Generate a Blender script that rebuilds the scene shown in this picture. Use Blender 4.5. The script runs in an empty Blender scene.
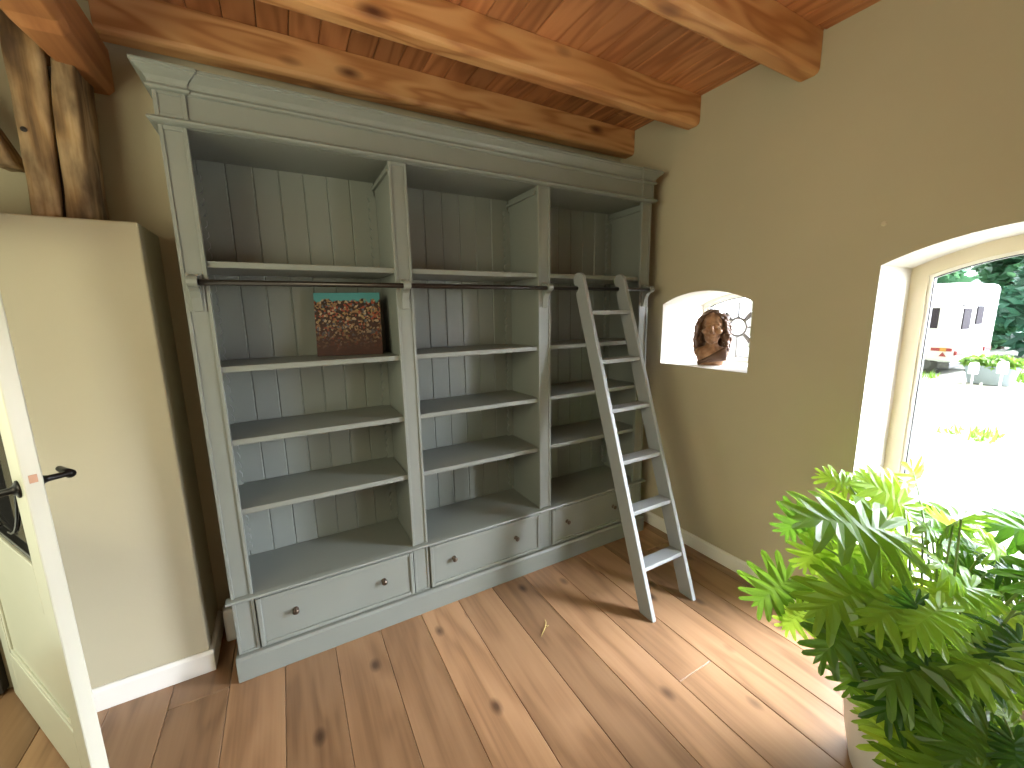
import bpy, bmesh, math, random
from mathutils import Vector, Matrix, Euler, noise
C = bpy.context.scene
COL = C.collection
PI = math.pi
random.seed(11)

# ------------------------------------------------------------------ camera
R_ = Vector((0.87208115, -0.48901707, -0.01835156))
U_ = Vector((0.09966572, 0.14077234, 0.98501264))
F_ = Vector((0.4791046, 0.86083997, -0.17150314))
CAM = Vector((0.31792114, -1.99886922, 1.60957547))
cd = bpy.data.cameras.new('camera')
cd.sensor_fit = 'HORIZONTAL'; cd.sensor_width = 36.0
cd.lens = 405.55 * 36.0 / 1024.0
cd.clip_start = 0.02; cd.clip_end = 300
cam = bpy.data.objects.new('camera', cd); COL.objects.link(cam)
cam.matrix_world = Matrix(((R_.x, U_.x, -F_.x, CAM.x), (R_.y, U_.y, -F_.y, CAM.y),
                           (R_.z, U_.z, -F_.z, CAM.z), (0, 0, 0, 1)))
C.camera = cam

# ------------------------------------------------------------------ colour management
C.view_settings.view_transform = 'Standard'
C.view_settings.look = 'None'
C.view_settings.gamma = 1.0
C.view_settings.use_curve_mapping = False
C.view_settings.exposure = 1.32
C.cycles.use_denoising = True
C.cycles.max_bounces = 10
C.cycles.diffuse_bounces = 6
C.cycles.transparent_max_bounces = 12
C.cycles.sample_clamp_indirect = 8.0

# ------------------------------------------------------------------ world: hazy sky, brightest where the veiled sun stands (beyond the tall window), greener towards the garden side
SKY_BASE, SKY_GLOW = 1.9, 23.0
w = bpy.data.worlds.new('sky'); C.world = w; w.use_nodes = True
nt = w.node_tree; nt.nodes.clear(); WN = lambda t: nt.nodes.new('ShaderNode' + t)
tc = WN('TexCoord'); sx = WN('SeparateXYZ'); nt.links.new(tc.outputs['Generated'], sx.inputs[0])
mr = WN('MapRange'); mr.inputs['From Min'].default_value = -0.5; mr.inputs['From Max'].default_value = 0.5; nt.links.new(sx.outputs['X'], mr.inputs['Value'])
mx = WN('Mix'); mx.data_type = 'RGBA'; mx.inputs['A'].default_value = (0.46, 0.48, 0.36, 1); mx.inputs['B'].default_value = (1.42, 1.52, 1.70, 1); nt.links.new(mr.outputs['Result'], mx.inputs['Factor'])
dp_ = WN('VectorMath'); dp_.operation = 'DOT_PRODUCT'; dp_.inputs[1].default_value = Vector((0.62, -0.62, 0.48)).normalized(); nt.links.new(tc.outputs['Generated'], dp_.inputs[0])
gl = WN('MapRange'); gl.interpolation_type = 'SMOOTHSTEP'; gl.inputs['From Min'].default_value = 0.72; gl.inputs['From Max'].default_value = 0.99
gl.inputs['To Min'].default_value = SKY_BASE; gl.inputs['To Max'].default_value = SKY_BASE + SKY_GLOW; nt.links.new(dp_.outputs['Value'], gl.inputs['Value'])
bg = WN('Background'); nt.links.new(gl.outputs['Result'], bg.inputs['Strength']); nt.links.new(mx.outputs['Result'], bg.inputs['Color'])
wo = WN('OutputWorld'); nt.links.new(bg.outputs[0], wo.inputs[0])

def area(name, loc, aim, sx_, sy_, power, col, portal=False):
    l = bpy.data.lights.new(name, 'AREA'); l.shape = 'RECTANGLE'; l.size = sx_; l.size_y = sy_
    l.energy = power; l.color = col
    if portal: l.cycles.is_portal = True
    o = bpy.data.objects.new(name, l); COL.objects.link(o); o.location = loc
    o.rotation_euler = (Vector(aim) - Vector(loc)).to_track_quat('-Z', 'Y').to_euler()
    return o
# light that reaches the room: portals in the openings of the right and left walls, plus two added fill lamps in unseen windows
area('portal_right', (3.12, -1.66, 1.0), (0, -1.66, 1.0), 0.98, 1.9, 1, (1, 1, 1), True)
area('portal_niche', (3.14, -0.32, 1.48), (0, -0.32, 1.48), 0.64, 0.52, 1, (1, 1, 1), True)
area('portal_side', (3.14, -3.70, 0.85), (0, -3.70, 0.85), 1.3, 1.2, 1, (1, 1, 1), True)
area('portal_left', (-1.32, -0.07, 1.05), (1, -0.07, 1.05), 0.95, 2.1, 1, (1, 1, 1), True)
area('portal_garden', (-1.31, -1.5, 1.85), (1, -1.5, 1.85), 1.6, 1.0, 1, (1, 1, 1), True)
area('garden_fill', (-1.25, -1.5, 1.9), (0.5, 0.44, 2.2), 1.55, 0.95, 17, (1.0, 0.95, 0.66))  # added fill lamp, brightens the back wall patch and partition at left
area('side_fill', (3.0, -3.70, 0.8), (0, -3.4, 0.7), 1.2, 1.0, 26, (0.97, 0.98, 1.0))  # added fill lamp, lights the bookcase front from the right

# ------------------------------------------------------------------ helpers
WL = {}
class MB:
    """collects shapes, links them as one mesh object"""
    def __init__(s): s.bm = bmesh.new(); s.mi = 0
    def _f(s, vs):
        try:
            f = s.bm.faces.new(vs); f.material_index = s.mi; return f
        except ValueError: return None
    def hexa(s, p):
        v = [s.bm.verts.new(q) for q in p]
        for f in ((0, 3, 2, 1), (4, 5, 6, 7), (0, 1, 5, 4), (1, 2, 6, 5), (2, 3, 7, 6), (3, 0, 4, 7)): s._f([v[i] for i in f])
        return s
    def box(s, x0, x1, y0, y1, z0, z1):
        return s.hexa([(x0, y0, z0), (x1, y0, z0), (x1, y1, z0), (x0, y1, z0), (x0, y0, z1), (x1, y0, z1), (x1, y1, z1), (x0, y1, z1)])
    def obox(s, o, ax, ay, az):
        """box from corner o with edge vectors"""
        o, ax, ay, az = map(Vector, (o, ax, ay, az))
        return s.hexa([o, o + ax, o + ax + ay, o + ay, o + az, o + ax + az, o + ax + ay + az, o + ay + az])
    def prism(s, prof, axis, a, b):
        """closed profile swept along axis; profile coords are the two other axes in x,y,z order"""
        def p(q, t):
            return {'x': (t, q[0], q[1]), 'y': (q[0], t, q[1]), 'z': (q[0], q[1], t)}[axis]
        va = [s.bm.verts.new(p(q, a)) for q in prof]; vb = [s.bm.verts.new(p(q, b)) for q in prof]
        n = len(prof)
        for i in range(n): s._f([va[i], va[(i + 1) % n], vb[(i + 1) % n], vb[i]])
        s._f(va[::-1]); s._f(vb); return s
    def sweep(s, rings, closed_ends=True, loop=True):
        rs = [[s.bm.verts.new(q) for q in r] for r in rings]; n = len(rs[0])
        for a, b in zip(rs, rs[1:]):
            for i in range(n if loop else n - 1): s._f([a[i], a[(i + 1) % n], b[(i + 1) % n], b[i]])
        if closed_ends and loop: s._f(rs[0][::-1]); s._f(rs[-1])
        return s
    def tube(s, pts, rad, n=10):
        pts = [Vector(p) for p in pts]; rings = []
        if not hasattr(rad, '__len__'): rad = [rad] * len(pts)
        prev = None
        for i, p in enumerate(pts):
            d = (pts[min(i + 1, len(pts) - 1)] - pts[max(i - 1, 0)]).normalized()
            if prev is None:
                a = d.cross(Vector((0, 0, 1)))
                if a.length < 1e-3: a = d.cross(Vector((1, 0, 0)))
            else: a = prev - d * prev.dot(d)
            a.normalize(); prev = a; b = d.cross(a)
            rings.append([p + (a * math.cos(2 * PI * k / n) + b * math.sin(2 * PI * k / n)) * rad[i] for k in range(n)])
        return s.sweep(rings)
    def lathe(s, prof, o=(0, 0, 0), d=(0, 0, 1), n=24):
        """prof: (radius, height) list along direction d from o"""
        o = Vector(o); d = Vector(d).normalized(); a = d.orthogonal().normalized(); b = d.cross(a)
        return s.sweep([[o + d * h + (a * math.cos(2 * PI * k / n) + b * math.sin(2 * PI * k / n)) * max(r, 1e-4) for k in range(n)] for r, h in prof])
    def ball(s, c, r, sub=2, rot=None):
        c = Vector(c); r = Vector(r) if hasattr(r, '__len__') else Vector((r, r, r))
        m = Matrix.Translation(c) @ (rot.to_matrix().to_4x4() if rot else Matrix.Identity(4)) @ Matrix.Diagonal((*r, 1))
        g = bmesh.ops.create_icosphere(s.bm, subdivisions=sub, radius=1, matrix=m)
        for v in g['verts']:
            for f in v.link_faces: f.material_index = s.mi
        return s
    def build(s, name, mat, parent=None, bevel=0, seg=2, smooth=False, recalc=True, angle=35):
        bm = s.bm
        if recalc: bmesh.ops.recalc_face_normals(bm, faces=bm.faces)
        lo = Vector((min(v.co.x for v in bm.verts), min(v.co.y for v in bm.verts), min(v.co.z for v in bm.verts)))
        hi = Vector((max(v.co.x for v in bm.verts), max(v.co.y for v in bm.verts), max(v.co.z for v in bm.verts)))
        c = (lo + hi) / 2
        bmesh.ops.translate(bm, verts=bm.verts, vec=-c)
        me = bpy.data.meshes.new(name); bm.to_mesh(me); bm.free()
        for m in (mat if isinstance(mat, (list, tuple)) else [mat]): me.materials.append(m)
        if smooth:
            for p in me.polygons: p.use_smooth = True
        o = bpy.data.objects.new(name, me); COL.objects.link(o)
        pw = WL[parent.name] if parent else Vector()
        o.location = c - pw; WL[o.name] = c
        if parent: o.parent = parent
        if bevel:
            m = o.modifiers.new('bevel', 'BEVEL'); m.width = bevel; m.segments = seg; m.limit_method = 'ANGLE'; m.angle_limit = math.radians(angle)
            m.harden_normals = False
        return o
def tag(o, label=None, cat=None, group=None, kind=None):
    if label: o['label'] = label
    if cat: o['category'] = cat
    if group: o['group'] = group
    if kind: o['kind'] = kind
    return o
def empty(name, loc, label=None, cat=None, group=None, kind=None):
    o = bpy.data.objects.new(name, None); COL.objects.link(o); o.location = loc; o.empty_display_size = 0.1
    WL[o.name] = Vector(loc); return tag(o, label, cat, group, kind)
def shift(o, loc):
    WL[o.name] = Vector(loc); o.location = loc
def copy_part(src, parent, delta):
    """copy of a part (sharing its mesh) moved by delta under parent"""
    c = src.copy(); COL.objects.link(c); c.parent = parent
    wl = WL[src.name] + Vector(delta); WL[c.name] = wl; c.location = wl - WL[parent.name]
    return c

# ------------------------------------------------------------------ materials
def mat(name, col, rough=0.5, metal=0.0, noise_amt=0.0, noise_scale=8.0, bump=0.0, bump_scale=40.0, spec=0.5, emit=None):
    m = bpy.data.materials.new(name); m.use_nodes = True; n = m.node_tree; b = n.nodes['Principled BSDF']
    b.inputs['Base Color'].default_value = (*col, 1); b.inputs['Roughness'].default_value = rough; b.inputs['Metallic'].default_value = metal
    b.inputs['Specular IOR Level'].default_value = spec
    t = n.nodes.new('ShaderNodeTexCoord')
    if noise_amt:
        ns = n.nodes.new('ShaderNodeTexNoise'); ns.inputs['Scale'].default_value = noise_scale; ns.inputs['Detail'].default_value = 4
        r = n.nodes.new('ShaderNodeValToRGB'); e = r.color_ramp.elements
        e[0].position = 0.3; e[1].position = 0.7
        e[0].color = (*[c * (1 - noise_amt) for c in col], 1); e[1].color = (*[min(1, c * (1 + noise_amt)) for c in col], 1)
        n.links.new(t.outputs['Object'], ns.inputs['Vector']); n.links.new(ns.outputs['Fac'], r.inputs['Fac']); n.links.new(r.outputs['Color'], b.inputs['Base Color'])
    if bump:
        ns = n.nodes.new('ShaderNodeTexNoise'); ns.inputs['Scale'].default_value = bump_scale; ns.inputs['Detail'].default_value = 3
        bp = n.nodes.new('ShaderNodeBump'); bp.inputs['Strength'].default_value = bump; bp.inputs['Distance'].default_value = 0.004
        n.links.new(t.outputs['Object'], ns.inputs['Vector']); n.links.new(ns.outputs['Fac'], bp.inputs['Height']); n.links.new(bp.outputs['Normal'], b.inputs['Normal'])
    return m
def wood(name, dark, mid, light, axis='X', along=0.55, across=5.0, ring=7.0, knots=0.06, knot_scale=(0.9, 3.2), rough=0.5, island=False, var=0.16, bump=0.15, fine=0.25, knot_col=None, blotch=0):
    m = bpy.data.materials.new(name); m.use_nodes = True; n = m.node_tree; L = n.links.new; b = n.nodes['Principled BSDF']
    b.inputs['Roughness'].default_value = rough
    N = lambda t: n.nodes.new('ShaderNode' + t)
    def M(op, a, bb=None):
        q = N('Math'); q.operation = op
        for i, v in enumerate((a, bb)):
            if v is None: continue
            if isinstance(v, (int, float)): q.inputs[i].default_value = v
            else: L(v, q.inputs[i])
        return q.outputs[0]
    t = N('TexCoord'); src = t.outputs['Object']
    if island: rnd = N('NewGeometry').outputs['Random Per Island']
    else: rnd = N('ObjectInfo').outputs['Random']
    cx = N('CombineXYZ'); r1 = M('MULTIPLY', rnd, 37.0)
    for i in range(3): L(r1, cx.inputs[i])
    def mp(al, ac):
        q = N('Mapping'); s = {'X': (al, ac, ac), 'Y': (ac, al, ac), 'Z': (ac, ac, al)}[axis]; q.inputs['Scale'].default_value = s
        L(src, q.inputs['Vector']); a = N('VectorMath'); a.operation = 'ADD'; L(q.outputs[0], a.inputs[0]); L(cx.outputs[0], a.inputs[1]); return a.outputs[0]
    n1 = N('TexNoise'); n1.inputs['Scale'].default_value = 1.0; n1.inputs['Detail'].default_value = 2.0; n1.inputs['Distortion'].default_value = 0.35; L(mp(along, across), n1.inputs['Vector'])
    s = M('SINE', M('MULTIPLY', n1.outputs['Fac'], ring * 2 * PI)); s = M('ADD', M('MULTIPLY', s, 0.5), 0.5)
    n3 = N('TexNoise'); n3.inputs['Scale'].default_value = 1.0; n3.inputs['Detail'].default_value = 3.0; L(mp(along * 1.7, across * 12), n3.inputs['Vector'])
    f = M('ADD', M('MULTIPLY', s, 1 - fine), M('MULTIPLY', n3.outputs['Fac'], fine))
    rp = N('ValToRGB'); e = rp.color_ramp.elements; e[0].position = 0.06; e[0].color = (*dark, 1); e[1].position = 0.92; e[1].color = (*light, 1)
    em = e.new(0.42); em.color = (*mid, 1); L(f, rp.inputs['Fac'])
    col = rp.outputs['Color']
    if knots:
        v = N('TexVoronoi'); v.inputs['Scale'].default_value = 1.0; L(mp(*knot_scale), v.inputs['Vector'])
        d = M('ADD', v.outputs['Distance'], M('MULTIPLY', n3.outputs['Fac'], 0.03))
        kr = N('MapRange'); kr.inputs['From Min'].default_value = knots + 0.07; kr.inputs['From Max'].default_value = knots * 0.5; L(d, kr.inputs['Value'])
        mxx = N('Mix'); mxx.data_type = 'RGBA'; mxx.inputs['B'].default_value = (*(knot_col or [c * 0.35 for c in dark]), 1)
        L(kr.outputs['Result'], mxx.inputs['Factor']); L(col, mxx.inputs['A']); col = mxx.outputs['Result']
    if blotch:
        nb_ = N('TexNoise'); nb_.inputs['Scale'].default_value = 1.0; nb_.inputs['Detail'].default_value = 4.0; L(mp(5.0, 14.0), nb_.inputs['Vector'])
        br = N('MapRange'); br.inputs['From Min'].default_value = .35; br.inputs['From Max'].default_value = .62; br.inputs['To Min'].default_value = blotch; L(nb_.outputs['Fac'], br.inputs['Value'])
        bm_ = N('Mix'); bm_.data_type = 'RGBA'; bm_.inputs['A'].default_value = (*dark, 1); L(br.outputs['Result'], bm_.inputs['Factor']); L(col, bm_.inputs['B']); col = bm_.outputs['Result']
    hs = N('HueSaturation'); L(col, hs.inputs['Color']); L(M('ADD', M('MULTIPLY', rnd, 2 * var), 1 - var), hs.inputs['Value'])
    L(hs.outputs['Color'], b.inputs['Base Color'])
    if bump:
        bp = N('Bump'); bp.inputs['Strength'].default_value = bump; bp.inputs['Distance'].default_value = 0.002
        L(f, bp.inputs['Height']); L(bp.outputs['Normal'], b.inputs['Normal'])
    return m
def glass(name, tint=(1, 1, 1), refl=0.06):
    m = bpy.data.materials.new(name); m.use_nodes = True; n = m.node_tree; n.nodes.clear()
    a = n.nodes.new('ShaderNodeBsdfTransparent'); a.inputs[0].default_value = (*tint, 1)
    g = n.nodes.new('ShaderNodeBsdfGlossy'); g.inputs['Roughness'].default_value = 0.02
    lw = n.nodes.new('ShaderNodeFresnel'); lw.inputs['IOR'].default_value = 1.12
    x = n.nodes.new('ShaderNodeMixShader'); o = n.nodes.new('ShaderNodeOutputMaterial')
    n.links.new(lw.outputs[0], x.inputs[0]); n.links.new(a.outputs[0], x.inputs[1]); n.links.new(g.outputs[0], x.inputs[2]); n.links.new(x.outputs[0], o.inputs[0])
    return m
def leafmat(name, dark, light, trans, tw=0.4, rough=0.35, tdark=None):
    m = bpy.data.materials.new(name); m.use_nodes = True; n = m.node_tree; L = n.links.new; b = n.nodes['Principled BSDF']; out = n.nodes['Material Output']
    b.inputs['Roughness'].default_value = rough
    gi = n.nodes.new('ShaderNodeNewGeometry')
    def ramp(c0, c1):
        rp = n.nodes.new('ShaderNodeValToRGB'); e = rp.color_ramp.elements
        e[0].position = .22; e[1].position = .72; e[0].color = (*c0, 1); e[1].color = (*c1, 1); L(gi.outputs['Random Per Island'], rp.inputs['Fac']); return rp.outputs['Color']
    L(ramp(dark, light), b.inputs['Base Color'])
    t = n.nodes.new('ShaderNodeBsdfTranslucent'); L(ramp(tdark or trans, trans), t.inputs['Color'])
    x = n.nodes.new('ShaderNodeMixShader'); x.inputs[0].default_value = tw
    L(b.outputs[0], x.inputs[1]); L(t.outputs[0], x.inputs[2]); L(x.outputs[0], out.inputs['Surface'])
    return m

sage = mat('sage_paint', (0.181, 0.195, 0.173), 0.4, noise_amt=0.04, noise_scale=3, bump=0.03, bump_scale=60)
ladder_paint = mat('ladder_paint', (0.25, 0.265, 0.265), 0.4, noise_amt=0.03, noise_scale=4)
beige = mat('beige_wall_paint', (0.455, 0.412, 0.288), 0.75, noise_amt=0.05, noise_scale=1.4, bump=0.12, bump_scale=35, spec=0.25)
plaster = mat('white_plaster', (0.66, 0.63, 0.565), 0.7, noise_amt=0.02, noise_scale=3, spec=0.3)
cream = mat('cream_frame_paint', (0.66, 0.58, 0.42), 0.45)
white = mat('white_gloss_paint', (0.78, 0.76, 0.69), 0.35, noise_amt=0.02, noise_scale=3)
doorwhite = mat('door_paint', (0.54, 0.54, 0.445), 0.3, noise_amt=0.02, noise_scale=3)
blackmetal = mat('black_iron', (0.012, 0.011, 0.011), 0.35, 0.6)
railmetal = mat('rail_bronze', (0.035, 0.028, 0.025), 0.32, 0.7)
knobmetal = mat('knob_bronze', (0.11, 0.085, 0.065), 0.28, 0.9)
grilleiron = mat('grey_iron', (0.16, 0.15, 0.14), 0.6, 0.2)
dark = mat('dark_stain', (0.018, 0.013, 0.010), 0.6)
floorwood = wood('oak_floor', (0.175, 0.095, 0.047), (0.28, 0.158, 0.081), (0.35, 0.207, 0.110), 'Y', along=1.0, across=6.0, ring=4.0, knots=0.125, knot_scale=(3.6, 6.0), rough=0.32, island=True, var=0.27, bump=0.1, fine=0.55, knot_col=(0.075, 0.04, 0.022))
beamwood = wood('pine_beam', (0.38, 0.155, 0.050), (0.54, 0.265, 0.100), (0.62, 0.335, 0.140), 'X', along=0.9, across=6.0, ring=7.0, knots=0.15, knot_scale=(2.6, 6.0), rough=0.55, var=0.05, bump=0.1, fine=0.25, knot_col=(0.10, 0.03, 0.012))
deckwood = wood('red_pine_boards', (0.29, 0.105, 0.038), (0.40, 0.162, 0.062), (0.50, 0.22, 0.09), 'Y', along=0.8, across=6.0, ring=6, knots=0.06, knot_scale=(1.3, 6.0), rough=0.5, island=True, var=0.22, bump=0.1, fine=0.35, knot_col=(0.08, 0.022, 0.01))
tiewood = wood('tie_beam_pine', (0.27, 0.10, 0.035), (0.40, 0.17, 0.06), (0.52, 0.26, 0.11), 'Y', along=0.5, across=5.0, ring=4.0, knots=0.04, rough=0.55, var=0.05, bump=0.2, fine=0.5)
oldoak = wood('old_oak', (0.05, 0.026, 0.011), (0.31, 0.19, 0.08), (0.56, 0.41, 0.22), 'Z', blotch=.2, along=2.2, across=9, ring=2.6, knots=0.09, knot_scale=(4, 9), rough=0.75, var=0.05, bump=0.9, fine=0.5)
clearglass = glass('window_glass')

# ------------------------------------------------------------------ room shell
XL, XR, YB, YF, ZC = -0.95, 2.635, 0.44, -4.80, 2.87
WT = 0.515                                                        # the right wall is thick masonry
def planks(name, mt, axis_w0, width, i0, i1, y0, y1, z0, z1, seg_len, gap=0.0016, bev=0.0022, seed=1):
    rg = random.Random(seed); mb = MB()
    for i in range(i0, i1):
        a, b = axis_w0 + i * width, axis_w0 + (i + 1) * width
        y = y0 - rg.random() * seg_len
        while y < y1:
            e = y + seg_len * (0.85 + 0.3 * rg.random())
            lo, hi = max(y, y0), min(e, y1)
            if hi - lo > 0.02: mb.box(a + gap / 2, b - gap / 2, lo + gap / 2, hi - gap / 2, z0, z1)
            y = e
    return tag(mb.build(name, mt, None, bevel=bev, seg=1), kind='structure')
planks('floor', floorwood, 0.17 - 6 * 0.2165, 0.2165, 0, 18, YF, 0.62, -0.03, 0.0, 2.6, seed=5)
tag(MB().box(-1.4, 3.16, YF - 0.1, 0.8, -0.07, -0.031).build('floor_base', dark), kind='structure').name = 'floor_subfloor'
planks('ceiling', deckwood, 0.225 - 10 * 0.1235, 0.1235, 0, 31, YF, 0.62, ZC, ZC + 0.02, 3.4, gap=0.003, bev=0.004, seed=9)
tag(MB().box(-1.4, 3.16, YF - 0.1, 0.8, ZC + 0.021, ZC + 0.12).build('ceiling_backing', dark), kind='structure').name = 'ceiling_roof_deck'
tag(MB().box(-0.80, XR + WT, YB, YB + 0.25, -0.03, ZC + 0.02).build('wall_back', beige), kind='structure')

W1 = dict(y0=-2.135, y1=-1.185, zb=0.10, zs=1.787, rise=0.113)     # tall arched window
W3 = dict(y0=-4.35, y1=-3.05, zb=0.25, zs=1.30, rise=0.113)      # unseen window further along, added as an opening for the side fill lamp
W2 = dict(y0=-0.634, y1=-0.012, zb=1.244, zs=1.652, rise=0.075)    # small arched niche window
def arch_z(o, y, inset=0.0):
    c = (o['y0'] + o['y1']) / 2; h = (o['y1'] - o['y0']) / 2; r = (h * h + o['rise'] ** 2) / (2 * o['rise'])
    rr = r - inset; d = y - c
    return o['zs'] + o['rise'] - r + math.sqrt(max(rr * rr - d * d, 0))
def arch_pts(o, inset=0.0, n=18):
    """outline from bottom-far corner round the arch, as (y, z)"""
    a, b = o['y1'] - inset, o['y0'] + inset; ys = [a + (b - a) * i / n for i in range(n + 1)]
    return [(a, o['zb'] + inset)] + [(y, arch_z(o, y, inset)) for y in ys] + [(b, o['zb'] + inset)]
def wall_right():
    mb = MB(); bm = mb.bm
    ys = [YB]
    for o in (W2, W1, W3): ys += [o['y1'] + (o['y0'] - o['y1']) * i / 18 for i in range(19)]
    ys += [YF]
    for x, fl in ((XR, 0), (XR + WT, 1)):
        for a, b in zip(ys, ys[1:]):
            m = (a + b) / 2; op = next((o for o in (W1, W2, W3) if o['y0'] < m < o['y1']), None)
            if op: spans = [((-0.03, -0.03), (op['zb'], op['zb'])), ((arch_z(op, a), arch_z(op, b)), (ZC + .02, ZC + .02))]
            else: spans = [((-0.03, -0.03), (ZC + .02, ZC + .02))]
            for (la, lb), (ha, hb) in spans: mb._f([bm.verts.new(q) for q in ((x, a, la), (x, b, lb), (x, b, hb), (x, a, ha))])
    mb.mi = 1
    for o in (W1, W2, W3):
        p = arch_pts(o); p = p + [p[0]]
        for (ya, za), (yb, zb) in zip(p, p[1:]):
            mb._f([bm.verts.new(q) for q in ((XR, ya, za), (XR + WT, ya, za), (XR + WT, yb, zb), (XR, yb, zb))])
    bmesh.ops.remove_doubles(bm, verts=bm.verts, dist=1e-5)
    return tag(mb.build('wall_right', [beige, plaster], recalc=False), kind='structure')
wall_right()

def window_unit(name, o, x0, x1, fw, fmat, gx):
    """arched frame with bead, seal and pane"""
    root = empty(name, (x0, (o['y0'] + o['y1']) / 2, o['zb']), kind='structure')
    def ring(i0, i1, xa, xb, nm, mt):
        po, pi = arch_pts(o, i0), arch_pts(o, i1); po.append(po[0]); pi.append(pi[0]); mb = MB(); bm = mb.bm
        for k in range(len(po) - 1):
            q = [(xa, *po[k]), (xa, *po[k + 1]), (xa, *pi[k + 1]), (xa, *pi[k])]; r = [(xb, *t[1:]) for t in q]
            q = [bm.verts.new(t) for t in q]; r = [bm.verts.new(t) for t in r]
            mb._f(q); mb._f(r[::-1]); mb._f([q[0], r[0], r[1], q[1]]); mb._f([q[3], q[2], r[2], r[3]])
        bmesh.ops.remove_doubles(bm, verts=bm.verts, dist=1e-5)
        return mb.build(nm, mt, root)
    ring(0.0, fw, x0, x1, 'frame', fmat)
    ring(fw, fw + 0.014, x0 + 0.012, x0 + 0.045, 'glazing_bead', white)
    ring(fw + 0.014, fw + 0.018, x0 + 0.02, x0 + 0.045, 'seal', blackmetal)
    mb = MB(); p = arch_pts(o, fw + 0.017); mb.prism(p, 'x', gx, gx + 0.004); mb.build('pane', clearglass, root)
    return root
window_unit('window_1', W1, 2.98, 3.05, 0.062, cream, 3.01)
window_unit('unseen_window_3', W3, 3.07, 3.12, 0.062, cream, 3.09)
w2 = window_unit('window_2', W2, 3.075, 3.11, 0.022, white, 3.095)
# iron stable-window grille: a ring with rays
g = MB(); cy, cz, rr = -0.277, 1.487, 0.062
g.tube([(3.088, cy + rr * math.cos(a), cz + rr * math.sin(a)) for a in [2 * PI * k / 28 for k in range(29)]], 0.0095, 8)
for a in (90, 180, 270, 0):
    ca, sa = math.cos(math.radians(a)), math.sin(math.radians(a))
    ln = {90: .17, 270: .21, 180: .32, 0: .25}[a]
    g.tube([(3.088, cy + ca * rr, cz + sa * rr), (3.088, cy + ca * ln, cz + sa * ln)], 0.0075, 6)
for a in (45, 135, 225, 315):
    ca, sa = math.cos(math.radians(a)), math.sin(math.radians(a))
    g.sweep([[(3.082, cy + ca * q - sa * hw, cz + sa * q + ca * hw), (3.094, cy + ca * q - sa * hw, cz + sa * q + ca * hw), (3.094, cy + ca * q + sa * hw, cz + sa * q - ca * hw), (3.082, cy + ca * q + sa * hw, cz + sa * q - ca * hw)] for q, hw in ((rr, .011), (rr + .04, .016), (rr + .075, .016))])
g.build('grille', grilleiron, w2)

w4 = empty('unseen_window_4', (-1.08, -1.5, 1.35), kind='structure')  # unseen window, added to bring in light from the left
mb = MB()
for y0_, y1_, z0_, z1_ in ((-2.3, -2.24, 1.35, 2.35), (-.76, -.7, 1.35, 2.35), (-2.24, -.76, 1.35, 1.41), (-2.24, -.76, 2.29, 2.35)): mb.box(-1.11, -1.05, y0_, y1_, z0_, z1_)
mb.build('frame', cream, w4, bevel=.003); MB().box(-1.085, -1.080, -2.25, -.75, 1.40, 2.30).build('pane', clearglass, w4)
# left wall with the doorway, solid wall behind the camera
mb = MB()
mb.box(XL - .34, XL, YF, -2.3, -.03, ZC + .02).box(XL - .34, XL, -0.7, -0.56, -.03, ZC + .02).box(XL - .34, XL, -2.3, -0.7, -.03, 1.35).box(XL - .34, XL, -2.3, -0.7, 2.35, ZC + .02).box(XL - .34, XL, -0.56, 0.47, 2.12, ZC + .02).box(XL - .34, -0.80, 0.47, 0.62, -.03, ZC + .02)
tag(mb.build('wall_left', beige), kind='structure')
mb = MB(); mb.box(XL, XR + WT, YF - .3, YF, -.03, ZC + .02)
tag(mb.build('wall_front', beige), kind='structure')
tag(MB().box(XL - .345, XL + .02, -0.56, 0.47, -.01, 0.012).build('trim_1', floorwood, bevel=.003), kind='structure')           # threshold
tag(MB().box(-0.985, -0.905, 0.425, 0.47, 0.012, 2.12).build('trim_2', dark, bevel=.003), kind='structure')                      # dark door jamb
tag(MB().box(-0.58, -0.128, 0.13, YB, -.02, 1.981).build('wall_partition', beige, bevel=.006), kind='structure')
def baseboard(name, segs):
    mb = MB()
    for (xa, ya), (xb, yb), nx, ny, h in segs:
        d = Vector((xb - xa, yb - ya, 0)); nrm = Vector((nx, ny, 0)) * 0.018
        o = Vector((xa, ya, 0.0005)); prof = [(0, 0), (1, 0), (1, h - .012), (.45, h), (0, h)]
        mb.sweep([[o + nrm * p + Vector((0, 0, z)) + d * t for p, z in prof] for t in (0, 1)])
    return tag(mb.build(name, white, bevel=.002), kind='structure')
baseboard('baseboard_right', [((XR, YB - .001), (XR, -1.17), -1, 0, .092), ((XR, -2.15), (XR, YF), -1, 0, .092)])
baseboard('baseboard_partition', [((-0.58, .13), (-0.110, .13), 0, -1, .102), ((-0.128, .13), (-0.128, YB - .019), 1, 0, .102)])
baseboard('baseboard_back', [((-0.110, YB), (XR - .019, YB), 0, -1, .102)])

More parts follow.
